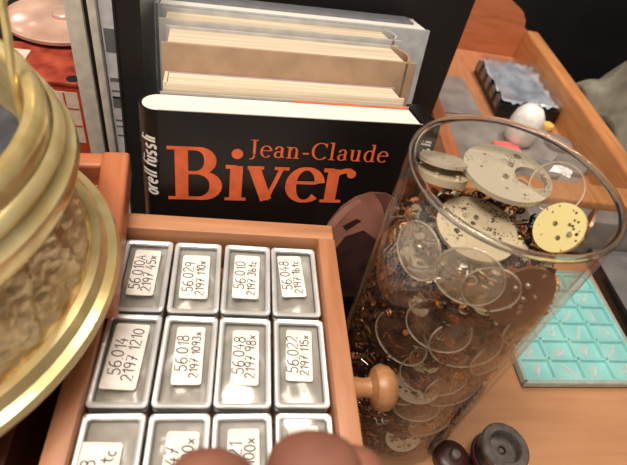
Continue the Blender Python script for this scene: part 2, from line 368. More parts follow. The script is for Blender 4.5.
def tin_parts(root):
    out = []
    b = MB(); prof = [(0, -.72), (0, -.10)]
    rows = []
    for z, ins in ((-.72, .03), (-.69, 0), (-.16, 0), (-.14, .02), (-.02, .02), (0, .035), (0, .06)):
        rows.append([Vector((x, y, z + .72)) for x, y in rrect(-hx + ins, hx - ins, -hy + ins, hy - ins, .07 if ins < .05 else .05)])
    b.quadgrid(rows, True); b.poly(rrect(-hx + .03, hx - .03, -hy + .03, hy - .03, .05), mtx=TR(0, 0, 0))
    b.poly(rrect(-hx + .07, hx - .07, -hy + .07, hy - .07, .04), mtx=TR(0, 0, .40))
    out.append(b.build('tin_body', 'tin', root))
    b = MB(); rows = []
    for z, ins in ((.66, -.005), (.715, -.008), (.735, .012), (.735, .055), (.715, .085), (.66, .085)):
        rows.append([Vector((x, y, z)) for x, y in rrect(-hx + ins, hx - ins, -hy + ins, hy - ins, .085 - max(0, ins) * .4)])
    b.quadgrid(rows, True); out.append(b.build('lid_frame', 'rim', root))
    b = MB(); b.poly(rrect(-hx + .08, hx - .08, -hy + .08, hy - .08, .04), mtx=TR(0, 0, .69), thick=.012); out.append(b.build('lid_window', 'window', root))
    return out
def bag(root):
    b = MB(); nx, ny = 12, 22; rows = []
    ph = [random.uniform(0, 6) for _ in range(6)]
    for j in range(ny + 1):
        row = []
        for i in range(nx + 1):
            x = -.385 + .77 * i / nx; y = -.835 + 1.67 * j / ny
            e = min(1, 6 * min(i / nx, 1 - i / nx, j / ny, 1 - j / ny))
            z = .55 + e * (.04 + .035 * math.sin(5 * x + 3 * y + ph[0]) + .03 * math.sin(9 * y - 4 * x + ph[1]) + .02 * math.sin(17 * x + 7 * y + ph[2]) + random.uniform(0, .012))
            row.append(Vector((x, y, z)))
        rows.append(row)
    b.quadgrid(rows); return b.build('contents_bag', 'bag', root)
for i, (l1, l2, fx, fy, lw, lh, turn) in enumerate(TIN):
    col, row = i % 4, i // 4
    root = thing('parts_tin', 'clear-lidded silver tin ' + TINLAB[i], 'tin', (col + .475 + random.uniform(-.008, .008), -(row + .5) * TL + .06 - .03 * row, -.72 + random.uniform(-.01, .02)), RZ(math.radians(random.uniform(-.8, .8))).to_3x3(), 'labelled parts tins in the drawer')
    if protos is None: protos = tin_parts(root)
    else:
        for p in protos:
            q = p.copy(); C.objects.link(q); q.parent = root
    bag(root)
    T = TR((fx - .5) * 2 * hx, (.5 - fy) * 2 * hy, .708) @ RZ(math.radians(turn))
    lab = MB().poly(rrect(-lw / 2, lw / 2, -lh / 2, lh / 2, .05), mtx=T, thick=.006).build('paper_label', 'label', root)
    m = MB()
    for k, tx in enumerate((l1, l2)):
        if not tx: continue
        L = sum(ADV.get(c, .7) for c in tx); h = min(.205, lh * .82 / L) * (1 if k == 0 else 1.0)
        base = -lw / 2 + lw * (.45 if k == 0 else .86)
        hand_text(m, tx, h, .021, T @ TR(base, -L * h / 2 + random.uniform(-.03, .05), .012) @ RZ(PI / 2), .05, .06)
    m.build('handwriting', 'ink', lab)

# ------------------------------------------------------------------ shallow orange tray behind, under the brass stand
A6 = math.atan2(.26, -2.49) - PI / 2
tr = thing('shallow_wooden_tray', 'shallow orange wooden tray with rounded rails under the round brass stand', 'tray', (.13, -.8, .3), RZ(math.radians(6)).to_3x3())
def tl(x0, x1, y0, y1, z0, z1, bev=.1): return MB().box(x0, x1, y0, y1, z0, z1, bev, seg=3)
tl(-.55, 0, -1.35, 2.5, 0, .70).build('right_rail', 'tray_y', tr)
tl(-5.4, -4.9, -1.35, 2.5, 0, .70).build('left_rail', 'tray_y', tr)
tl(-4.95, -.5, 2.05, 2.5, 0, .66).build('back_rail', 'tray_x', tr)
tl(-4.95, -.5, -1.35, -.95, 0, .66).build('near_rail', 'tray_x', tr)
tl(-4.95, -.5, -1.0, 2.1, 0, .12, 0).build('bottom_panel', 'drawer_x', tr)

# ------------------------------------------------------------------ round brass stand
b0 = thing('brass_stand', 'large round stepped brass stand with a crumpled gilt shoulder at left', 'stand', (-3.37, -2.05, 1.02))
MB().lathe([(0, 0), (3.2, 0), (3.52, .02), (3.66, .08), (3.69, .18), (3.64, .27), (3.50, .30), (3.46, .36), (3.40, .44), (3.28, .46), (3.22, .40), (3.0, .36)], 128).build('foot_flange', 'brass', b0)
def wob(p):
    a = math.atan2(p.y, p.x); rr = math.hypot(p.x, p.y)
    d = .045 * math.sin(17 * a + 5 * rr) * math.sin(11 * rr + 3 * a) + .035 * math.sin(31 * a - 9 * rr) + .02 * math.sin(53 * a + 23 * rr)
    d += .03 * math.sin(29 * a + 13 * p.z) * math.cos(17 * p.z - 7 * a) + .02 * math.sin(61 * a) * math.sin(31 * p.z + 5 * a)
    k = min(1, max(0, (p.z - .38) * 4)) * min(1, max(0, (1.85 - p.z) * 4)); q = 1 + d * k / rr * 1.1
    return Vector((p.x * q, p.y * q, p.z))
MB().lathe([(3.24, .38)] + [(3.22 - .30 * (i / 24) ** 1.2, .40 + 1.42 * (i / 24)) for i in range(25)], 220, wob=wob).build('gilt_shoulder', 'gilt', b0)
MB().lathe([(2.85, 1.75), (3.08, 1.80), (3.22, 1.92), (3.32, 2.08), (3.36, 2.24), (3.33, 2.36), (3.24, 2.42), (3.20, 2.50), (3.22, 2.58), (3.18, 2.66), (3.10, 2.70)], 128).build('drum_moulding', 'brass', b0)
MB().lathe([(3.10, 2.66), (3.06, 2.76), (3.07, 2.86), (3.02, 2.98), (2.94, 3.03), (2.86, 3.02), (2.80, 2.96), (2.78, 2.84), (2.76, 1.2)], 128).build('drum', 'brass_dull', b0)
MB().lathe([(0, 1.9), (2.77, 1.9)], 64).build('inner_floor', 'slate', b0)
MB().tube([(2.43, 1.12, 1.9), (2.455, 1.13, 2.93), (2.42, 1.46, 3.58), (2.39, 1.61, 3.9), (2.34, 1.75, 4.6)], .055, 12).build('upright_rod', 'brass_dull', b0)

# ------------------------------------------------------------------ book stack
byaw, lean = .0769, .1831
ex = Vector((math.cos(byaw), math.sin(byaw), 0)); bk = Vector((-math.sin(byaw), math.cos(byaw), 0)); Z = Vector((0, 0, 1))
up = Z * math.cos(lean) + bk * math.sin(lean); nb = up.cross(ex)
BM = Matrix((ex, nb, up)).transposed()
B0 = Vector((.21, 1.55, 2.16))
def book(label, u0, u1, v0, v1, wtop, name='book'):
    o = thing(name, label, 'book', B0 + ex * u0 + nb * v0 + up * wtop, BM); return o
def wbot(v, wtop):  # distance down to the table for a book whose front foot touches it
    p = B0 + nb * v + up * wtop
    return (p.z - TB) / up.z
# helper: book with boards; local x along cover, y back, z up (top at 0)
def make_book(label, u0, u1, v0, v1, wtop, cov, page, ct=.06, inset=.10, page_drop=.10, round_left=False, right_round=False, back=None, spine=None):
    o = book(label, u0, u1, v0, v1, wtop); W, D = u1 - u0, v1 - v0
    H = wbot(v1, wtop) - .15
    MB().box(0, W, 0, ct, -H, 0, .02).build('front_cover', cov, o)
    MB().box(0, W, D - ct, D, -H, 0, .02).build('back_cover', back or cov, o)
    pg = MB()
    p = [(ct * 1.2, ct), (W - inset, ct), (W - inset, D - ct), (ct * 1.2, D - ct)]
    if right_round: p = [(ct * 1.2, ct)] + [(W - inset - .25 + .25 * math.sin(PI * k / 10), ct + (D - 2 * ct) * k / 10) for k in range(11)] + [(ct * 1.2, D - ct)]
    pg.poly(p, mtx=TR(0, 0, -H + page_drop), thick=H - 2 * page_drop); pg.build('page_block', page, o)
    sp = MB()
    if spine == 'right':
        q = [(W - .07 - .22 + .25 * math.sin(PI * k / 12), D * k / 12) for k in range(13)] + [(W - .0 - .22 + .25 * math.sin(PI * k / 12), D * k / 12) for k in range(12, -1, -1)]
        sp.poly(q, mtx=TR(0, 0, -H), thick=H)
    else:
        sp.box(-.02, ct, 0, D, -H, 0, .02)
    sp.build('spine', cov, o)
    return o, W, D, H

# front book: black paperback with orange title
o = book('black paperback with orange lettering and white page edges leaning behind the drawer', 0, 6.05, 0, 1.0, 0)
W, D = 6.05, 1.0; H = wbot(1.0, 0) - .15
q = [(.36, 0), (W, 0), (W, .03), (.36, .03)]
MB().box(.30, W, 0, .03, -H, .0, 0).build('front_cover', 'black_cover', o)
fcov = o.children[-1]
MB().box(.30, W - .02, D - .03, D, -H, .03, 0).build('back_cover', ['grey_board'], o)
MB().box(3.2, W - .06, D - .07, D - .035, -H, .015, 0).build('inner_flap', 'orange_print', o)
sp = MB(); outer = [(.30 - .40 * math.sin(PI * k / 14), D / 2 - D / 2 * math.cos(PI * k / 14)) for k in range(15)]
inner = [(.30 - .35 * math.sin(PI * k / 14), D / 2 - (D / 2 - .035) * math.cos(PI * k / 14)) for k in range(14, -1, -1)]
sp.poly(outer + inner, mtx=TR(0, 0, -H), thick=H); spo = sp.build('spine', 'black_cover', o)
MB().poly([(.30 - .33 * math.sin(PI * k / 14), D / 2 - (D / 2 - .07) * math.cos(PI * k / 14)) for k in range(15)][::-1] + [(W - .04, .07), (W - .04, D - .08)], mtx=TR(0, 0, -H + .1), thick=H - .12).build('page_block', 'page_white', o)

eg = MB(); eg.box(.30, W, .032, .065, -.3, .004); eg.build('cover_edge', 'grey_board', o)
# --- serif lettering on the cover: strokes on plane y = -0.008
class Ser:
    def __init__(s): s.m = MB()
    def st(s, pts, w):
        s.k = getattr(s, 'k', 0) + 1; s.m.ribbon([(s.x + p[0] * s.h, s.y + p[1] * s.h) for p in pts], [v * s.h for v in w] if isinstance(w, (list, tuple)) else w * s.h, 0, s.k * .0012, s.T)
    def bow(s, cx, cy, rx, ry, a0, a1, thick, thin, n=22):
        pts = arc(cx, cy, rx, ry, a0, a1, n)
        w = [thin + (thick - thin) * abs(math.cos(math.radians(a0 + (a1 - a0) * i / n))) ** 1.5 for i in range(n + 1)]
        s.st(pts, w)
    def glyph(s, ch):
        k, t = s.wt, s.th   # thick, thin
        st, bow = s.st, s.bow
        if ch == 'B':
            st([(.16, 0), (.16, .70)], k); st([(.0, .015), (.36, .015)], t); st([(.0, .685), (.34, .685)], t); st([(.16, .37), (.36, .37)], t)
            bow(.33, .53, .16, .155, -90, 90, k * .95, t); bow(.35, .192, .21, .178, -90, 90, k, t); return .66
        if ch == 'i':
            st([(.14, 0), (.14, .48)], k); st([(.01, .015), (.27, .015)], t); st([(.01, .465), (.14, .465)], t * 1.2)
            s.disc(.14, .64, .068); return .29
        if ch == 'v':
            st([(.06, .47), (.235, .01)], k * .95); st([(.235, .01), (.40, .47)], t * 1.2); st([(-.02, .465), (.18, .465)], t); st([(.31, .465), (.49, .465)], t); return .48
        if ch == 'e':
            st([(.08, .275), (.38, .275)], t); bow(.235, .24, .185, .235, 8, 180, k * .9, t); bow(.235, .24, .185, .235, 180, 318, k * .95, t * .9); return .45
        if ch == 'r':
            st([(.13, 0), (.13, .48)], k); st([(.0, .015), (.28, .015)], t); st([(.0, .465), (.13, .465)], t * 1.2); bow(.30, .30, .16, .165, 165, 70, t * 1.2, t * 1.6); s.disc(.36, .42, .06); return .42
        if ch == 'J':
            st([(.20, .70), (.20, .10)], k); bow(.09, .06, .11, .16, 0, -120, k * .8, t); st([(.06, .685), (.34, .685)], t); return .37
        if ch == 'a':
            st([(.33, .34), (.33, .08), (.42, .02)], [k, k, t]); bow(.22, .33, .12, .135, 0, 150, k, t); s.disc(.10, .38, .045); bow(.20, .135, .13, .125, 60, 330, k * .85, t); return .46
        if ch == 'n':
            st([(.12, 0), (.12, .48)], k); st([(.0, .015), (.24, .015)], t); st([(.0, .465), (.12, .465)], t * 1.2); bow(.27, .32, .12, .145, 170, 0, k * .9, t); st([(.39, .33), (.39, 0)], k); st([(.28, .015), (.51, .015)], t); return .54
        if ch == '-':
            st([(.04, .23), (.28, .23)], t * 2); return .33
        if ch == 'C':
            bow(.36, .35, .30, .345, 42, 318, k * 1.05, t); st([(.585, .70), (.585, .50)], t); return .65
        if ch == 'l':
            st([(.13, 0), (.13, .74)], k); st([(.0, .015), (.26, .015)], t); st([(.0, .725), (.13, .725)], t * 1.2); return .28
        if ch == 'u':
            st([(.11, .48), (.11, .14)], k); bow(.23, .14, .12, .13, 180, 350, k * .9, t); st([(.37, .48), (.37, 0)], k); st([(0, .465), (.11, .465)], t); st([(.26, .465), (.37, .465)], t); st([(.37, .015), (.48, .015)], t); return .52
        if ch == 'd':
            st([(.38, .74), (.38, 0)], k); st([(.26, .725), (.38, .725)], t); st([(.38, .015), (.5, .015)], t); bow(.23, .24, .17, .235, 30, 330, k * .95, t); return .52
    def disc(s, cx, cy, rr):
        s.k = getattr(s, 'k', 0) + 1; s.m.poly([(s.x + (cx + rr * math.cos(2 * PI * k / 16)) * s.h, s.y + (cy + rr * math.sin(2 * PI * k / 16)) * s.h) for k in range(16)], mtx=s.T @ TR(0, 0, s.k * .0012))
    def write(s, txt, x, y, h, T, wt, th, slant=0, track=0):
        s.h, s.T, s.wt, s.th, s.y = h, T, wt, th, y; s.x = x
        for ch in txt: s.x += (s.glyph(ch) + track) * h
        return s.x
FT = Matrix(((1, 0, 0, 0), (0, 0, -1, -.008), (0, 1, 0, 0), (0, 0, 0, 1)))   # text plane: x right, y up, facing -y
g = Ser(); g.write('Biver', .46, -2.06, 1.84, FT, .15, .045); g.m.build('title_lettering', 'orange_print', fcov)
g = Ser(); g.write('Jean-Claude', 2.18, -.94, .58, FT, .10, .036, track=.045); g.m.build('name_lettering', 'orange_print', fcov)
face = [(4.12, -3.1), (4.25, -2.62), (4.48, -2.2), (4.8, -1.9), (5.15, -1.76), (5.55, -1.78), (5.85, -1.95), (6.02, -2.2), (6.02, -5.2), (5.0, -5.2), (4.75, -4.2), (4.5, -3.6)]
pm = MB(); pm.poly([(x, y) for x, y in face], mtx=FT); po = pm.build('cover_portrait', 'print_skin', fcov)
pm = MB(); pm.poly([(4.5, -3.6), (4.75, -3.1), (5.2, -2.9), (5.6, -3.2), (6.01, -3.1), (6.01, -5.2), (5.0, -5.2), (4.75, -4.2)], mtx=TR(0, -.004, 0) @ FT)
pm.poly([(4.62, -2.78), (4.95, -2.55), (5.1, -2.62), (4.75, -2.92)], mtx=TR(0, -.004, 0) @ FT)
pm.build('printed_shadow', 'print_dark', fcov)
pm = MB(); pm.poly([(4.22, -2.78), (4.36, -2.5), (4.6, -2.18), (4.9, -1.98), (5.0, -2.06), (4.7, -2.35), (4.5, -2.68), (4.35, -2.9)], mtx=TR(0, -.004, 0) @ FT); pm.build('printed_highlight', 'print_light', fcov)
pm = MB(); pm.poly([(5.25, -1.80), (5.55, -1.80), (5.85, -1.98), (6.0, -2.22), (6.0, -2.9), (5.7, -2.5), (5.5, -2.1)], mtx=TR(0, -.004, 0) @ FT); pm.build('printed_half_tone', 'print_mid', fcov)
# spine lettering on the rounded spine, reading upward
sm = MB()
def spine_pt(s_, z):     # s_ 0..1 around the visible front of the spine
    a = PI * s_; return Vector((.30 - .408 * math.sin(a), D / 2 - (D / 2 + .008) * math.cos(a), z))
x = 0
for ch in 'orell fussli':
    for stt in HW[ch]:
        pts = []
        for px, py in stt:
            pts.append(((x + px * .9 + .18 * py) * .235, py))
        fine = []
        for a, b_ in zip(pts[:-1], pts[1:]):
            kq = max(1, int(abs(b_[1] - a[1]) / .12)); fine += [(a[0] + (b_[0] - a[0]) * q_ / kq, a[1] + (b_[1] - a[1]) * q_ / kq) for q_ in range(kq)]
        fine.append(pts[-1])
        for a, b_ in zip(fine[:-1], fine[1:]):
            d = Vector((b_[0] - a[0], (b_[1] - a[1]) * .3)); n_ = Vector((-d.y, d.x)).normalized() * .026 if d.length else Vector((0, .02))
            cs = [(a[0] + n_.x, a[1] + n_.y / .3), (a[0] - n_.x, a[1] - n_.y / .3), (b_[0] - n_.x, b_[1] - n_.y / .3), (b_[0] + n_.x, b_[1] + n_.y / .3)]
            vs = [sm.bm.verts.new(spine_pt(.05 + .27 * cy_, -1.98 + cx_)) for cx_, cy_ in cs]
            try: sm.bm.faces.new(vs)
            except ValueError: pass
    x += ADV.get(ch, .64)
sm.build('spine_lettering', 'white_print', spo)
# slim black book at the right end of the row, seen through the jar
o = thing('slipcase', 'slim black slipcase with white lettering seen through the back of the jar', 'slipcase', B0 + ex * 6.12 + nb * .12 + up * -.04, BM)
hb = wbot(1.4, -.04) - .15
MB().box(0, .42, 0, 1.3, -hb, 0, .05).build('case_body', 'black_cover', o)
m = MB(); hand_text(m, 'fussli', .26, .05, TR(0, -.003, 0) @ Matrix(((0, -1, 0, .30), (0, 0, -1, 0), (1, 0, 0, -1.22), (0, 0, 0, 1))), .15); m.build('spine_lettering', 'white_print', o)

make_book('thin cream-paged book with lilac back cover between the black paperback and the tan book', .38, 5.9, 1.05, 1.82, .2, 'page_cream', 'page_cream', .06, .10, .02, back='lilac')
make_book('thick tan hardback with cream pages standing behind the lilac book', .30, 6.34, 1.83, 3.36, .82, 'tan', 'page_cream', .10, .22, .07, back='grey_board', spine='right')
make_book('cream-paged book with grey boards standing behind the tan hardback', .14, 6.46, 3.42, 4.72, .93, 'grey_board', 'page_cream', .12, .22, .10, spine='right')
o, W, D, H = make_book('wide silver-grey volume at the back of the row of standing books', -.06, 7.80, 4.79, 6.3, .96, 'folder', 'page_white', .12, .06, .02, back='folder_top')
MB().box(.0, W - .3, D * .42, D - .1, -.1, .05, .02).build('slate_top_edge', 'folder_top', o)

# black cabinet board behind the books
t = thing('black_cabinet', 'tall glossy black panel standing behind the row of books', 'panel', (4.5, 8.9, TB))
MB().box(-4.9, 5.0, 0, .5, 0, 13, .04).build('board', 'black_matt', t)
# black binder, leaning like the books
t = thing('black_binder', 'black upright binder with a rounded spine left of the books', 'binder', (-.47, 3.2, TB), Matrix.Rotation(-.12, 3, 'X') @ Matrix.Rotation(.02, 3, 'Z'))
bm_ = MB(); bm_.poly([(-.30, 3.6), (-.30, .16)] + [(-.30 + .60 * k / 10, .16 - .16 * math.sin(PI * k / 10)) for k in range(11)] + [(.30, 3.6)], thick=9.6); bm_.build('cover', 'binder', t)
MB().box(-.22, .22, .3, 3.5, .1, 9.5).build('paper_stack', 'white_paper', t)
# grey frames left of it
t = thing('grey_display_frame', 'pale grey upright plastic frame seen edge-on left of the black binder', 'frame', (-1.90, 4.6, TB))
MB().box(-.02, .38, 0, 3.2, 0, 9.4, .04).build('frame_panel', 'stand', t)
MB().box(.39, .48, .1, 3.1, 0, 9.2, .0).build('backing', 'black_matt', t)
MB().box(.49, .68, 0, 3.2, 0, 9.4, .04).build('frame_panel', 'stand', t)
t = thing('booklet', 'white printed booklet with a speckled blue edge between the grey frame and the binder', 'booklet', (-1.19, 4.75, TB))
MB().box(0, .55, 0, .10, 0, 8.9).build('cover', 'white_paper', t)
m = MB()
for k, (z, h) in enumerate(((5.4, .10), (5.1, .05), (4.9, .05), (4.62, .35), (4.2, .05), (4.0, .05), (6.2, .6), (3.7, .05))): m.box(.04, .42 - .06 * (k % 3), -.006, -.001, z, z + h)
m.build('printed_lines', 'folder_top', t)
MB().box(.44, .55, -.02, 0, 0, 8.9).build('edge_strip', 'blue_paper', t)

# red box with a ribbed dish on it
t = thing('red_printed_box', 'red patterned box with cream panels on its front, behind the brass stand', 'box', (-3.3, 4.95, TB))
MB().box(-1.3, 1.28, 0, 1.85, 0, 5.0, .03).build('body', 'red_edge', t)
MB().box(-1.32, 1.29, -.03, 1.88, 5.0, 5.10, .02).build('lid', 'red_print', t)
for x0, x1, mt in ((-1.1, -.5, 'yellow_print'), (-.38, .28, 'cream_print'), (.52, 1.2, 'cream_print')):
    pn = MB().box(x0, x1, -.012, 0, 3.2, 4.82).build('front_panel', mt, t)
m = MB()
for z in (4.3, 3.75): m.box(.54, 1.18, -.02, -.012, z, z + .04)
m.box(.84, .88, -.02, -.012, 3.3, 4.8); m.build('panel_lines', 'red_edge', t)
for cx, cy in ((1.1, .2), (1.05, 1.6), (-1.1, .2)): MB().poly(circle(.17, 20, cx, cy), mtx=TR(0, 0, 5.105), thick=.006).build('lid_spot', 'black_matt', t)
tag(MB().box(-4.1, -3.55, 5.6, 6.3, .51, .56, 0, mtx=None).build('card', 'cream_print', loc=(-3.8, 5.9, .51)), 'small cream card lying on the red box by the ribbed dish', 'card')
t = thing('black_crate', 'black crate behind the red box carrying the ribbed dish', 'crate', (-3.4, 8.9, TB))
MB().box(-1.6, 1.6, -1.9, 1.9, 0, 5.2, .05).build('body', 'black_matt', t)
t = thing('ribbed_dish', 'round ribbed pinkish glass dish with a central button at the top left', 'dish', (-3.15, 8.15, .61))
dp = MB(); n = 200; rows = []
for rr, z, amp in ((0, .16, 0), (.3, .16, 0), (.6, .15, 0), (.9, .14, .01), (1.2, .12, .02), (1.4, .11, .02), (1.52, .10, .0), (1.58, .14, 0), (1.62, .12, 0), (1.60, .02, 0), (1.4, 0, 0), (0, 0, 0)):
    rows.append([Vector((rr * math.cos(2 * PI * k / n), rr * math.sin(2 * PI * k / n), z + amp * (1 if k % 2 else -1))) for k in range(n)])
dp.quadgrid(rows, True); bmesh.ops.remove_doubles(dp.bm, verts=dp.bm.verts[:], dist=1e-4); dp.build('plate', 'dish', t)
MB().lathe([(.30, .15), (.30, .24), (.25, .29), (0, .31)], 32).build('button', 'dish', t)

# ------------------------------------------------------------------ glass jar of watch parts
JX, JY, JT, JR = 6.63, -1.25, 3.43, 1.795
jar = thing('glass_jar', 'tall clear glass cylinder filled with old watch parts on the bench', 'jar', (JX, JY, TB))
JH = JT - TB
MB().lathe([(0, 0), (JR - .12, 0), (JR, .10), (JR, JH - .10), (JR - .10, JH - .10), (JR - .10, .24), (JR - .2, .20), (0, .20)], 128).build('glass_wall', 'glass', jar)
MB().lathe([(JR - .05 + .062 * math.cos(2 * PI * k / 14), JH - .03 + .062 * math.sin(2 * PI * k / 14)) for k in range(14)], 128, closed_prof=True).build('rim', 'rimglass', jar)

# loose small parts (nobody could count them)
RI = JR - .14
def bits():
    rng = random.Random(3)
    V, F, MI = [], [], []
    def add(verts, faces, mi):
        k = len(V); V.extend(verts); F.extend([tuple(a + k for a in fc) for fc in faces]); MI.extend([mi] * len(faces))
    # core
    n = 96; zs = [-4.36 + .22 * k for k in range(28)]; rows = []
    top = lambda x, y: 1.25 + .35 * math.sin(x * 1.7 + 1) + .3 * math.cos(y * 1.9) + (.25 if y > 0 else 0)
    for z in zs:
        rows.append([(rr * math.cos(2 * PI * k / n), rr * math.sin(2 * PI * k / n), z) for k in range(n) for rr in (RI - .10 + .05 * math.sin(7 * k + z * 9) * math.sin(z * 5 + k * .9),)])
    vs = [p for row in rows for p in row]; fs = []
    for i in range(len(zs) - 1):
        for k in range(n): fs.append((i * n + k, i * n + (k + 1) % n, (i + 1) * n + (k + 1) % n, (i + 1) * n + k))
    add(vs, fs, 0)
    kk = 12; vs = []; fs = []
    for i in range(kk + 1):
        rr = (RI - .08) * i / kk
        for k in range(n):
            x, y = rr * math.cos(2 * PI * k / n), rr * math.sin(2 * PI * k / n)
            vs.append((x, y, zs[-1] + (.25 * math.sin(2.1 * x + 1) * math.cos(1.7 * y) * (1 - (i / kk) ** 3)) + (0 if i == kk else .1 * rng.random())))
    for i in range(kk):
        for k in range(n): fs.append((i * n + k, i * n + (k + 1) % n, (i + 1) * n + (k + 1) % n, (i + 1) * n + k))
    add(vs, fs, 0)
    def frame(nv):
        nv = nv.normalized(); a = nv.orthogonal().normalized(); a = Quaternion(nv, rng.uniform(0, 6.28)) @ a; return a, nv.cross(a), nv
    def put(c, nv, kind, sz, mi):
        a, b, nn = frame(nv)
        P = lambda x, y, z: tuple(c + a * x + b * y + nn * z)
        if kind == 0:      # ring
            m_ = 10; vs = []; 
            for k in range(m_):
                cs, sn = math.cos(2 * PI * k / m_), math.sin(2 * PI * k / m_)
                vs += [P(sz * cs, sz * sn, 0), P(sz * .7 * cs, sz * .7 * sn, 0), P(sz * .85 * cs, sz * .85 * sn, .03)]
            fs = []
            for k in range(m_):
                j = (k + 1) % m_; fs += [(3 * k, 3 * j, 3 * j + 2, 3 * k + 2), (3 * k + 2, 3 * j + 2, 3 * j + 1, 3 * k + 1)]
            add(vs, fs, mi)
        elif kind == 1:    # pin / screw
            h, w_ = sz * 1.6, sz * .16; vs = []
            for z in (-h, h):
                for k in range(5): vs.append(P(w_ * math.cos(2 * PI * k / 5), z, w_ * math.sin(2 * PI * k / 5)))
            add(vs, [(k, (k + 1) % 5, 5 + (k + 1) % 5, 5 + k) for k in range(5)] + [(0, 1, 2, 3, 4), (9, 8, 7, 6, 5)], mi)
        elif kind == 2:    # toothed wheel
            m_ = 20; vs = [P(sz * (1 if k % 2 else .84) * math.cos(2 * PI * k / m_), sz * (1 if k % 2 else .84) * math.sin(2 * PI * k / m_), z) for z in (0, .03) for k in range(m_)]
            add(vs, [tuple(range(m_)), tuple(range(2 * m_ - 1, m_ - 1, -1))] + [(k, (k + 1) % m_, m_ + (k + 1) % m_, m_ + k) for k in range(m_)], mi)
        elif kind == 3:    # bent lever
            pts = [(-1, 0), (-.4, .25), (.2, .2), (.8, -.3)]; vs = []
            for x, y in pts:
                for dy in (-.16, .16): vs += [P(x * sz, (y + dy) * sz, 0), P(x * sz, (y + dy) * sz, .035)]
            fs = []
            for k in range(3):
                o_ = 4 * k; fs += [(o_, o_ + 2, o_ + 6, o_ + 4), (o_ + 1, o_ + 5, o_ + 7, o_ + 3), (o_, o_ + 4, o_ + 5, o_ + 1), (o_ + 2, o_ + 3, o_ + 7, o_ + 6)]
            add(vs, fs, mi)
        else:              # coil spring
            vs = []; fs = []; m_ = 22
            for k in range(m_):
                t_ = k / (m_ - 1); an = t_ * 14; q = sz * (.25 + .75 * t_)
                for dq in (-.018, .018): vs.append(P((q + dq) * math.cos(an), (q + dq) * math.sin(an), .02 * rng.random()))
            for k in range(m_ - 1): fs.append((2 * k, 2 * k + 1, 2 * k + 3, 2 * k + 2))
            add(vs, fs, mi)
    for _ in range(5200):
        a = rng.uniform(0, 2 * PI); z = rng.uniform(-4.33, 1.75 + .25 * math.sin(2 * a)); rr = RI - rng.uniform(.01, .13)
        n_ = Vector((math.cos(a), math.sin(a), rng.gauss(0, .5))) + Vector((rng.gauss(0, .45), rng.gauss(0, .45), 0))
        sz = rng.uniform(.035, .12)
        clump = math.sin(3 * a + 1.3 * z) + math.sin(2.3 * z - a) + rng.gauss(0, .7)
        mi = rng.choice((1, 1, 4, 1, 3, 0)) if clump > .5 else rng.choice((2, 2, 2, 0, 1))
        put(Vector((rr * math.cos(a), rr * math.sin(a), z)) * 1.0 - Vector((math.cos(a), math.sin(a), 0)) * sz * .5, n_, rng.choice((0, 1, 1, 2, 3, 3, 4)), sz, mi)
    for _ in range(1500):
        a = rng.uniform(0, 2 * PI); rr = RI * math.sqrt(rng.random()) * .93
        put(Vector((rr * math.cos(a), rr * math.sin(a), 1.62 + rng.uniform(0, .16))), Vector((rng.gauss(0, .4), rng.gauss(0, .4), 1)), rng.choice((0, 1, 1, 2, 3, 3, 4)), rng.uniform(.05, .15), rng.choice((1, 2, 2, 1, 3, 4, 5)))
    me = bpy.data.meshes.new('watch_swarf'); me.from_pydata([(x * S, y * S, z * S) for x, y, z in V], [], F)
    for k in ('fill', 'fill2', 'fill3', 'steel', 'fill4', 'plate_dark'): me.materials.append(MT[k])
    me.polygons.foreach_set('material_index', MI); me.update()
    o_ = bpy.data.objects.new('watch_swarf', me); C.objects.link(o_); o_.location = Vector((JX, JY, 0)) * S
    tag(o_, 'brown heap of tiny loose watch parts filling the glass jar', 'watch parts', kind='stuff')
bits()

def disc_mb(rad, th, holes=(), notch=False, bev=True):
    b = MB(); out = circle(rad, 48)
    b.poly(out, thick=th, holes=[circle(hr, 14, hx_, hy_) for hx_, hy_, hr in holes]); return b
def orient(nv, spin=0):
    z = Vector(nv).normalized(); x = Vector((1, 0, 0)) - z * z.x
    if x.length < .2: x = Vector((0, 1, 0)) - z * z.y
    x.normalize(); y = z.cross(x)
    return Matrix((x, y, z)).transposed().to_quaternion() @ Quaternion((0, 0, 1), spin)
def place(o_, p, nv, spin=0):
    o_.rotation_mode = 'QUATERNION'; o_.rotation_quaternion = orient(nv, spin); o_.location = Vector(p) * S; return o_
def plate(p, nv, rad, th, holes, mat, label, spin=0, name='watch_plate', screws=()):
    t_ = thing(name, label, 'watch plate', p, orient(nv, spin), 'watch plates in the jar')
    disc_mb(rad, th, holes).build('plate_body', mat, t_)
    for k, (x_, y_, rr) in enumerate(screws):
        MB().lathe([(0, th + .05), (rr * .8, th + .05), (rr, th + .02), (rr, th - .01)], 14, (x_, y_, 0)).build('screw', 'steel', t_)
    return t_
plate((7.20, -.20, 2.64), (0, 0, 1), .86, .10, [(.43, -.12, .32), (.40, .52, .085), (-.5, .1, .03), (-.2, -.5, .03), (.1, -.65, .03), (-.3, .5, .03)], 'plate', 'largest pale grey watch plate with a big hole, flat on top of the parts', 0, screws=[(.12, .20, .06), (-.12, -.18, .06)])
plate((6.56, -1.10, 2.02), (-.04, -.12, 1), .76, .08, [(.05, .1, .05), (-.3, .3, .06), (.3, .35, .04), (-.1, .4, .04), (.38, -.2, .04), (.0, -.45, .03)], 'plate_dark', 'beige pitted watch plate just below the big pale plate', 1.0, screws=[(.12, .3, .05), (.2, .1, .05), (-.05, .2, .04)])
plate((5.98, .03, 2.66), (.05, .34, .94), .46, .07, [(0, 0, .05)], 'plate', 'upper of two small plates leaning at the back left of the jar', 0)
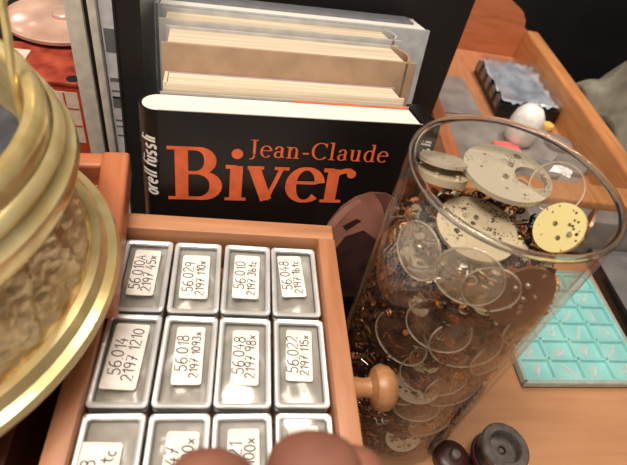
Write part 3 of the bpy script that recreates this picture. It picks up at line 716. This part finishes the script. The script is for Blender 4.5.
plate((5.96, -.20, 2.44), (.05, .30, .95), .48, .14, [(.1, .1, .08)], 'plate_dark', 'lower of two small plates leaning at the back left of the jar', 0, screws=[(-.2, -.2, .06), (.2, -.25, .06)])
plate((7.78, -1.52, 2.60), (-.80, -.12, .52), .46, .07, [(0, .1, .05), (-.14, -.14, .05), (.15, -.1, .035)], 'plate_brass', 'yellow brass watch plate standing at the right of the jar', .4, screws=[(.05, -.25, .05)])
plate((8.13, -1.60, 2.76), (.80, -.56, .08), .36, .05, [(0, 0, .06)], 'plate_brown', 'dark brown plate seen edge-on against the right wall of the jar', 0)

def wallpoint(ang, z, rad):
    a = math.radians(ang); d = RI + .02 - rad * rad / (2 * RI) - .03
    return Vector((JX + d * math.cos(a), JY + d * math.sin(a), z)), Vector((math.cos(a), math.sin(a), 0))
def crystal(p, nv, rad, label, dusty=0, name='watch_crystal', grp='watch crystals in the jar'):
    t_ = thing(name, label, 'watch crystal', p, orient(nv), grp)
    MB().lathe([(0, .07), (rad * .5, .06), (rad * .85, .03), (rad - .02, 0)], 40).build('dome', ('crystal', 'crystal_dusty', 'crystal_brown')[dusty], t_)
    MB().lathe([(rad - .035, .02), (rad - .012, .035), (rad, .005), (rad - .02, -.02)], 48, closed_prof=True).build('rim_ring', 'crystal_edge', t_)
CR = [(-156, 2.22, .52, 'large milky crystal against the upper left wall of the jar', 1), (-122, 2.42, .56, 'clear crystal with a bright rim at the front wall just below the jar rim', 1),
 (-108, 2.36, .46, 'clear crystal overlapping another at the front wall below the rim', 0), (-122, 1.0, .60, 'clear crystal pressed to the front wall under the fill line', 0),
 (-107, -.45, .66, 'big crystal on the front wall at knob height', 0), (-100, .75, .66, 'large clear crystal on the front of the jar at half height', 2),
 (-104, -1.75, .50, 'crystal lying over swarf below the pierced ring plate low in the jar', 0), (-74, .35, .5, 'crystal with several bright edge lines near the right of the jar', 0),
 (-140, .1, .6, 'dusty crystal on the left wall level with the knob', 2), (-86, -.9, .6, 'dusty crystal on the lower right front of the jar', 2),
 (-128, -1.3, .55, 'dusty crystal on the lower left front, beside the knob', 2), (-70, 1.4, .45, 'clear crystal on the right wall under the brown plate', 0),
 (-84, -2.5, .5, 'crystal at the bottom front of the jar above the pierced disc', 0)]
for a, z, rad, lb, du in CR:
    p, nv = wallpoint(a, z, rad); crystal(p, nv + Vector((0, 0, .12)), rad, lb, du)
crystal((7.86, -.78, 2.92), (-.45, -.5, .5), .48, 'thin clear crystal standing at the back right inside the jar rim')
crystal((7.56, -.40, 2.46), (.2, -.3, 1), .30, 'clear crystal showing under the hole of the big pale plate')
def wplate(ang, z, rad, th, holes, mat, label, tilt=.1, screws=(), spin=0, name='watch_plate'):
    p, nv = wallpoint(ang, z, rad + .03); return plate(p - nv * (th + (.0 if th > .055 or ang in (-113, -98) else .05)), nv + Vector((0, 0, tilt)), rad, th, holes, mat, label, spin, name, screws)
wplate(-86, 2.2, .58, .06, [], 'plate_brown', 'brown domed plate with pale spots under the right front rim of the jar', .25, [(-.2, .2, .05), (.0, .25, .05), (.02, -.02, .05), (.22, .02, .04)])
wplate(-104, 1.95, .20, .05, [(0, 0, .08)], 'plate_brass', 'small brass disc below the overlapping crystals', .2)
wplate(-139, 1.2, .20, .05, [(.02, .03, .07)], 'plate', 'small bright plate with a round hole at the left front of the jar', .1)
wplate(-113, -1.0, .46, .05, [(.26 * math.cos(k), .26 * math.sin(k), .04) for k in range(6)], 'plate', 'pierced pale ring plate partly under a crystal low in the jar', .3)
wplate(-98, -3.3, .42, .05, [(0, 0, .1)] + [(.28 * math.cos(k * .9), .28 * math.sin(k * .9), .045) for k in range(7)], 'plate', 'pale pierced disc at the very bottom of the jar', .5)
wplate(-118, -.1, .30, .05, [(.1, 0, .05)], 'plate_dark', 'small dull plate beside the drawer knob inside the jar', .2)
wplate(-95, .0, .34, .05, [(0, .1, .06), (.1, -.1, .04)], 'plate_brown', 'brown pierced plate at mid height in the front of the jar', .1)
wplate(-66, .9, .30, .05, [(0, 0, .06)], 'plate_dark', 'dull plate near the right edge of the jar at mid height', .1)

# ------------------------------------------------------------------ turquoise tray with watch hands
TX, TY = 10.9, -.85
t = thing('turquoise_tray', 'turquoise compartment tray of small shiny parts on the bench at right', 'tray', (TX, TY, TB), RZ(math.radians(.3)).to_3x3())
TW, TD = 4.25, 4.4
MB().box(0, TW, 0, TD, .0, .06, 0).build('base', 'black_matt', t)
m = MB(); m.box(-.02, TW, -.02, .10, .06, .32, .02); m.box(-.02, TW, TD - .08, TD, .06, .32, .02); m.box(-.02, .06, 0, TD, .06, .32, .02); m.box(TW - .06, TW + .02, 0, TD, .06, .32, .02); m.build('frame', 'frost', t)
m = MB(); nc, nr = 4, 6; x0, y0, cw, ch_ = .10, .14, (TW - .2) / 4, (TD - .26) / 6
m.box(x0, TW - .1, y0, TD - .12, .06, .14)
for i in range(nc + 1): m.box(x0 + i * cw - .045, x0 + i * cw + .045, y0, TD - .12, .14, .28, .015)
for j in range(nr + 1): m.box(x0, TW - .1, y0 + j * ch_ - .045, y0 + j * ch_ + .045, .14, .28, .015)
m.build('insert', 'turq', t)
cover = MB().box(0, TW, 0, TD, .325, .345); cover.build('clear_cover', 'window', t)
rng = random.Random(5)
def hand_mb(k):
    b = MB()
    if k == 0: b.poly([(-.32, -.03), (.05, -.06), (.34, 0), (.05, .06), (-.32, .03)], thick=.02); b.poly(circle(.08, 14, -.3, 0), thick=.025, holes=[circle(.03, 8, -.3, 0)])
    elif k == 1: b.poly(circle(.13, 20), thick=.03, holes=[circle(.07, 14)]); b.poly([(.10, -.03), (.36, -.015), (.36, .015), (.10, .03)], thick=.02)
    else: b.poly([(-.25, -.16), (.2, -.05), (.22, .12), (-.1, .1)], thick=.02)
    return b
hp = [hand_mb(k).build('watch_hand', 'hand_steel') for k in range(3)]
used = [False] * 3; RW = ['front', 'second', 'third', 'fourth', 'fifth', 'rear']; CW = ['leftmost', 'second', 'third', 'rightmost']
KD = ['pointed steel watch hand', 'steel ring hand with a short tail', 'small folded piece of shiny foil']
for j in range(nr):
    for i in range(nc):
        k = [0, 1, 2, 0][(i * 3 + j * 2 + (i * j) % 3) % 4] if not (j == 0 and i == 0) else 2
        if not used[k]: o = hp[k]; used[k] = True
        else: o = hp[k].copy(); C.objects.link(o)
        o.location = Vector((TX + x0 + (i + .5) * cw + rng.uniform(-.1, .1), TY + y0 + (j + .5) * ch_ + rng.uniform(-.06, .06), TB + .142)) * S
        o.rotation_euler = (0, 0, rng.uniform(.6, 2.4) if k != 2 else rng.uniform(0, 1))
        tag(o, f'{KD[k]} in turquoise tray, {RW[j]} row, {CW[i]} cell', 'watch hand', 'parts in the turquoise tray')

# clear grey case to the right of it
t = thing('clear_case', 'grey see-through plastic case with a black edge right of the turquoise tray', 'case', (15.45, .3, TB), RZ(math.radians(-2)).to_3x3())
MB().box(0, 4.4, 0, 4.3, 0, .08, .02).build('base', 'black_matt', t)
MB().box(.0, .10, 0, 4.3, .08, .50, .02).build('edge_strip', 'black', t)
MB().box(.12, 4.4, 0, 4.3, .09, .20, .03).build('foil_lining', 'floor_grey', t)
MB().box(.12, 4.4, 0, 4.3, .22, .50, .04).build('clear_lid', 'clear_grey', t)
# black flat case behind it
t = thing('grey_case', 'grey plastic case standing in front of the long wooden tray, behind the clear case', 'case', (12.6, 4.85, TB), RZ(math.radians(-3)).to_3x3())
MB().box(0, 6.6, 0, .75, 0, 1.75, .06).build('body', 'floor_grey', t)
MB().box(0, 6.6, -.04, .79, 0, .12, .02).build('base', 'black_matt', t)

# ------------------------------------------------------------------ long wooden tray at the right
RT = RZ(math.radians(-3.5)).to_3x3()
t = thing('long_wooden_tray', 'long open wooden tray with an orange side rail in the right background', 'tray', (12.0, 5.75, TB), RT)
MB().box(-2, 6.55, 0, 1.12, 0, 2.0, .10, seg=3).build('near_rail', 'rail', t)
MB().box(5.85, 6.62, 1.1, 15.6, 0, 2.0, .14, seg=3).build('right_rail', 'rail', t)
MB().box(-2, -1.4, 1.1, 15.6, 0, 2.0, .1).build('left_rail', 'tray_y', t)
MB().box(-1.42, 5.88, 1.1, 15.6, .05, .25).build('bottom_panel', 'drawer_y', t)
prof = [(-2, 0), (6.0, 0), (6.0, 1.9), (5.7, 2.0), (5.55, 2.5), (5.2, 2.95), (4.7, 3.2), (4.0, 3.6), (3.0, 4.0), (-2, 4.2)]
MB().poly(prof, mtx=TR(0, 16.0, 0) @ Matrix.Rotation(PI / 2, 4, 'X'), thick=.45).build('end_panel', 'tray_x', t)
tag(MB().box(10.3, 17.5, 7.3, 13.4, -4.33, -4.28, mtx=None).build('grey_paper', 'floor_grey', loc=(14, 11, -4.33)), 'grey paper lining the near floor of the long tray, under the white bulb', 'paper')
tag(MB().box(11.4, 14.3, 13.6, 17.4, -4.33, -4.28).build('grey_paper', 'floor_grey', loc=(12.8, 15.5, -4.33)), 'grey sheet farther back in the long tray, left of the clear-topped box', 'paper')
# clear box with black base
cx = thing('clear_topped_box', 'black box with a glinting clear top, in the long wooden tray', 'box', (15.0, 13.7, -4.33), RZ(math.radians(-3.5)).to_3x3())
MB().box(0, 3.2, 0, 4.6, 0, .75, .05).build('base', 'black', cx)
gr = MB(); nn = 16; rows = []
for j in range(nn + 1): rows.append([Vector((.12 + 2.96 * i / nn, .12 + 4.36 * j / nn, .78 + .20 * random.random() + .05 * math.sin(i * 1.3 + j))) for i in range(nn + 1)])
gr.quadgrid(rows); gr.build('foil_contents', 'bag_clear', cx)
MB().box(0, 3.2, 0, 4.6, 1.04, 1.10, .03).build('clear_lid', 'clear', cx)
m = MB()
for k in range(5): m.box(-.04, .02, .3 + k * .9, .75 + k * .9, .35, .92, .02)
m.build('hinge_clips', 'clear_grey', cx)
t = thing('white_bulb', 'white rounded rubber bulb standing in the long tray behind the jar', 'bulb', (15.35, 11.6, -4.3))
MB().lathe([(0, 0), (.5, .02), (.68, .2), (.76, .6), (.75, 1.1), (.66, 1.55), (.45, 1.85), (.2, 1.97), (0, 2.0)], 40).build('body', 'white_plastic', t)
tag(MB().lathe([(0, 0), (.3, 0), (.33, .1), (.28, .25), (0, .28)], 18, (17.6, 13.1, -4.3)).build('yellow_cap', 'yellow_print', loc=(17.6, 13.1, -4.3)), 'small yellow cap lying beside the white bulb', 'cap')
tag(MB().box(13.9, 15.1, 10.4, 11.2, -4.28, -4.05, .06, mtx=None).build('pink_packet', mottled('pink_red', (214, 84, 92), (232, 130, 128), .4, 0, 1), loc=(14.5, 10.8, -4.28)), 'small pink-red packet in the tray left of the white bulb', 'packet')
for (x, y, rr, lb) in ((17.5, 11.6, .62, 'round clear disc case beside the wooden side rail'), (17.35, 9.9, .7, 'clear disc case nearest the front bar of the wooden tray'), (15.9, 9.4, .6, 'round clear disc case behind the jar in front of the white bulb')):
    dd = thing('disc_case', lb, 'case', (x, y, -4.35), None, 'disc cases in the wooden tray')
    MB().lathe([(0, 0), (rr, 0), (rr, .3), (0, .3)], 40).build('dish', 'floor_grey', dd); MB().lathe([(0, .36), (rr * .9, .36), (rr + .03, .32), (rr + .03, .06)], 40).build('lid', 'clear_grey', dd)

t = thing('side_cabinet', 'black low cabinet beside the bench under the grey-green cloth', 'cabinet', (23, 12, -38.6))
MB().box(-3, 4, -5, 7, 0, 33.9, .1).build('body', 'black_matt', t)
# cloth heaped beyond the rail
cm = MB(); rows = []; nu, nv_ = 40, 30
for j in range(nv_ + 1):
    row = []
    for i in range(nu + 1):
        a = i / nu; b_ = j / nv_
        x = 20.3 + 5.0 * a; y = 8.0 + 9.5 * b_
        h = 11 * math.sin(PI * min(1, max(0, a * .55 + .03))) * (1 - max(0, b_ - .45) ** 1.5 * 2.3) * min(1, .35 + 1.6 * b_)
        h += .55 * math.sin(11 * a + 4 * b_ + 2 * math.sin(5 * b_)) + .34 * math.sin(17 * b_ - 6 * a)
        row.append(Vector((x, y, max(.02, h) + TB - .1)))
    rows.append(row)
cm.quadgrid(rows)
o = cm.build('cloth', 'cloth', loc=(22, 12, TB - .1), sharp=False); md = o.modifiers.new('thickness', 'SOLIDIFY'); md.thickness = .08 * S; md.offset = 1
tag(o, 'grey-green cloth heaped beyond the wooden side rail at the right edge', 'cloth')

# ------------------------------------------------------------------ loupe and small part in front
t = thing('loupe', 'black watchmaker loupe with a worn grey ring and recessed lens, on the bench', 'loupe', (9.0, -3.02, TB))
MB().lathe([(0, 0), (.42, 0), (.45, .05), (.44, .25), (.50, .5), (.58, .95), (.585, 1.1)], 48).build('barrel', 'loupe', t)
MB().lathe([(.585, 1.06), (.60, 1.12), (.60, 1.22), (.56, 1.26), (.40, 1.26), (.37, 1.22), (.36, .96)], 48).build('rim', 'loupe_grey', t)
MB().lathe([(.37, .98), (.30, .99), (0, .99)], 48).build('lens_plate', 'loupe_grey', t)
MB().lathe([(.09, .985), (.11, 1.02), (.07, 1.03), (.06, 1.0)], 24).build('centre_ring', 'loupe', t)
MB().lathe([(.48, .52), (.60, .54), (.62, .60), (.60, .66), (.54, .66)], 48).build('brown_collar', 'dark_red', t)
t = thing('small_screw_cap', 'dark red round cap with a small metal screw beside the loupe', 'cap', (8.02, -2.92, TB))
MB().lathe([(0, 0), (.42, 0), (.45, .05), (.45, .28), (.38, .36), (.2, .4), (0, .4)], 40).build('body', 'dark_red', t)
MB().lathe([(.13, .36), (.14, .5), (.11, .56), (0, .57)], 20).build('screw', 'loupe_grey', t)

# ------------------------------------------------------------------ the photographer's hand, out of focus at the bottom edge
def skin_body(name, chains, parent_mat, lvl=2):
    """chains: list of (points, radii, parent index (chain, point) or None); one continuous skinned surface"""
    verts, edges, rad, idx = [], [], [], {}
    for ci, (pts, rr, link) in enumerate(chains):
        prev = idx[link] if link else None
        for k, (p, q) in enumerate(zip(pts, rr)):
            verts.append(Vector(p) + Vector((0, -.05, -.07))); rad.append(q); idx[(ci, k)] = len(verts) - 1
            if prev is not None: edges.append((prev, len(verts) - 1))
            prev = len(verts) - 1
    org = verts[0].copy()
    me = bpy.data.meshes.new(name); me.from_pydata([(v - org) * S for v in verts], edges, [])
    o_ = bpy.data.objects.new(name, me); C.objects.link(o_); o_.location = org * S
    m_ = o_.modifiers.new('skin', 'SKIN'); m_.use_smooth_shade = True
    for k, sv in enumerate(me.skin_vertices[0].data): sv.radius = (rad[k] * S, rad[k] * S * .92); sv.use_root = (k == 0)
    s_ = o_.modifiers.new('sub', 'SUBSURF'); s_.levels = lvl; s_.render_levels = lvl
    me.materials.append(MT[parent_mat]); return o_
HB = Vector((3.35, -7.05, 2.55))
ch = [([(3.4, -9.6, -.4), (3.2, -8.8, .6), (3.0, -8.0, 1.4), (2.8, -7.4, 2.0)], [1.3, 1.25, 1.15, 1.0], None),
      ([(2.75, -6.85, 2.75), (2.86, -6.3, 3.30), (2.92, -5.85, 3.52), (2.96, -5.34, 3.46)], [.56, .52, .50, .47], (0, 3)),
      ([(3.15, -6.75, 2.6), (3.26, -6.2, 3.12), (3.29, -5.80, 3.26), (3.30, -5.40, 3.14)], [.54, .48, .46, .42], (0, 3)),
      ([(3.5, -6.85, 2.3), (3.6, -6.4, 2.7), (3.6, -6.05, 2.75), (3.58, -5.8, 2.55)], [.48, .43, .40, .36], (0, 3)),
      ([(3.8, -7.05, 2.0), (3.9, -6.7, 2.25), (3.9, -6.45, 2.25), (3.9, -6.25, 2.05)], [.42, .37, .35, .31], (0, 3)),
      ([(2.05, -7.2, 2.5), (1.94, -6.5, 3.08), (2.02, -6.0, 3.30), (2.12, -5.40, 3.30)], [.60, .54, .52, .48], (0, 3))]
per = skin_body('person', ch, 'skin')
tag(per, 'blurred brown fingers of a person reaching in at the bottom edge over the tins', 'person')
